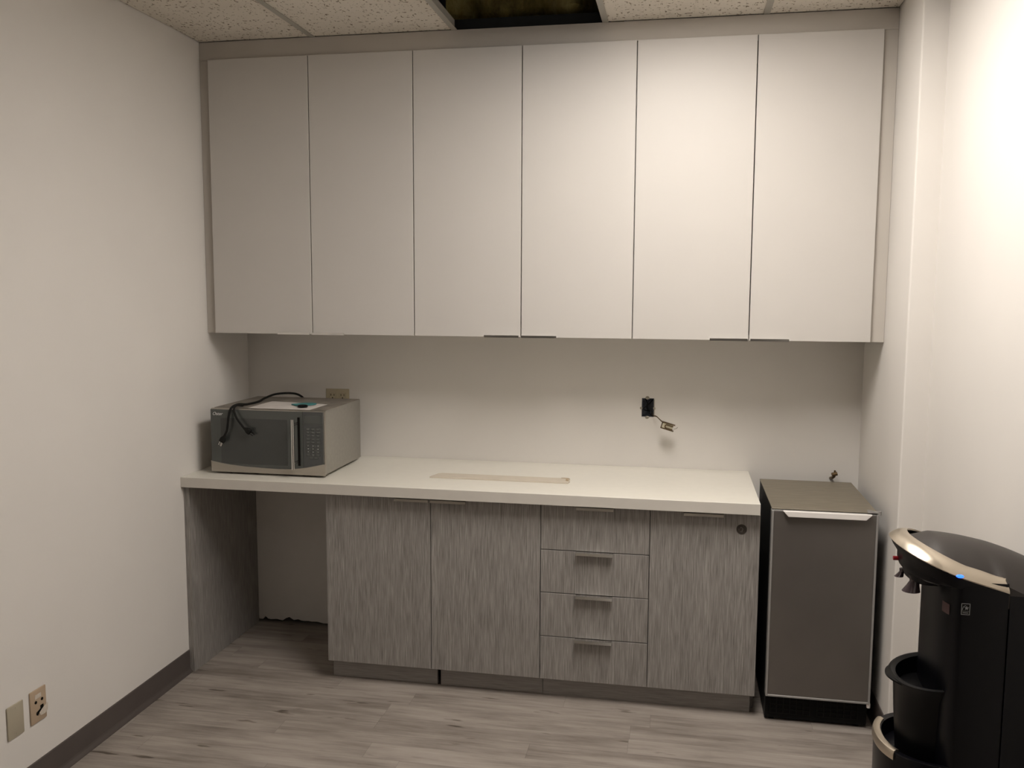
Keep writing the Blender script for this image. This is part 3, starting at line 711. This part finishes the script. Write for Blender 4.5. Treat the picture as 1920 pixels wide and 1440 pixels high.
st = obj('sticker', bx(2.741+LX, yl-.0008, .898+LZ, 2.759+LX, yl, .924+LZ), M_blackm, co, label='small square label with a star logo')
bm = nb()
for a, b, c_, d_ in ((2.7405, .8975, 2.7595, .8988), (2.7405, .9232, 2.7595, .9245), (2.7405, .8975, 2.7418, .9245), (2.7582, .8975, 2.7595, .9245), (2.744, .9015, 2.756, .9030), (2.743, .9058, 2.757, .9064)): box(bm, a, yl-.0014, b, c_, yl-.0006, d_)
prism(bm, [(2.752+(.0055 if k % 2 == 0 else .0023)*math.sin(k*math.pi/5), .9135+(.0055 if k % 2 == 0 else .0023)*math.cos(k*math.pi/5)) for k in range(10)], 'y', yl-.0014, yl-.0006)
tube(bm, [(2.743, yl-.001, .9085), (2.745, yl-.001, .916), (2.750, yl-.001, .9195)], .0006, 6, 4)
for v in bm.verts: v.co += Vector((LX, 0, LZ))
obj('logo', bm, M_marks, st)
bm = nb(); q = [dcurve(2.6680, 2.705, HW-.001, a, a, 1, .9)[0] for a in (-.98, -.90, -.82, -.74, -.66)]
V = [[bm.verts.new((x-.0012, y-.0008, z)) for x, y in q] for z in (.897, .922)]
for k in range(4): bm.faces.new((V[0][k], V[0][k+1], V[1][k+1], V[1][k]))
bmesh.ops.solidify(bm, geom=list(bm.faces), thickness=-.001)
obj('sticker', bm, M_pink, co, label='small pinkish warning label')
# drip bucket with a lip
def half(xf, xs, hw, z, n=22): return [Vector((x, y, z)) for x, y in dcurve(xf, xs, hw, -math.pi/2, math.pi/2, n, 1.0)]
R = [half(2.610, 2.690, .095, .4965), half(2.602, 2.690, .100, .60), half(2.598, 2.690, .104, .672)]
zt = lambda v, z: Vector((v.x, v.y, z+.012*max(0, (v.x-2.60)/.09)))
R += [[zt(v, .690) for v in half(2.588, 2.690, .118, 0)], [zt(v, .697) for v in half(2.586, 2.690, .121, 0)], [zt(v, .699) for v in half(2.592, 2.690, .114, 0)], [zt(v, .694) for v in half(2.603, 2.690, .103, 0)], [Vector((v.x, v.y, .662)) for v in half(2.610, 2.690, .097, 0)]]
bk_ = obj('drip_bucket', loft(nb(), R), M_black, wc, smooth=True)
bm = nb(); pr = []
for k in range(15):
    a = -.55+1.1*k/14; d = 1-(abs(a)/.55)**2; xo, yo = dcurve(2.588-.011*d, 2.69, .118+.004*d, a, a, 1, 1)[0]; xi_, yi_ = dcurve(2.592, 2.69, .115, a, a, 1, 1)[0]
    pr.append([Vector((xo, yo, .690)), Vector((xo, yo, .694)), Vector((xi_, yi_, .699)), Vector((xi_, yi_, .690))])
loft(bm, pr); obj('lip', bm, M_black, bk_, smooth=True)
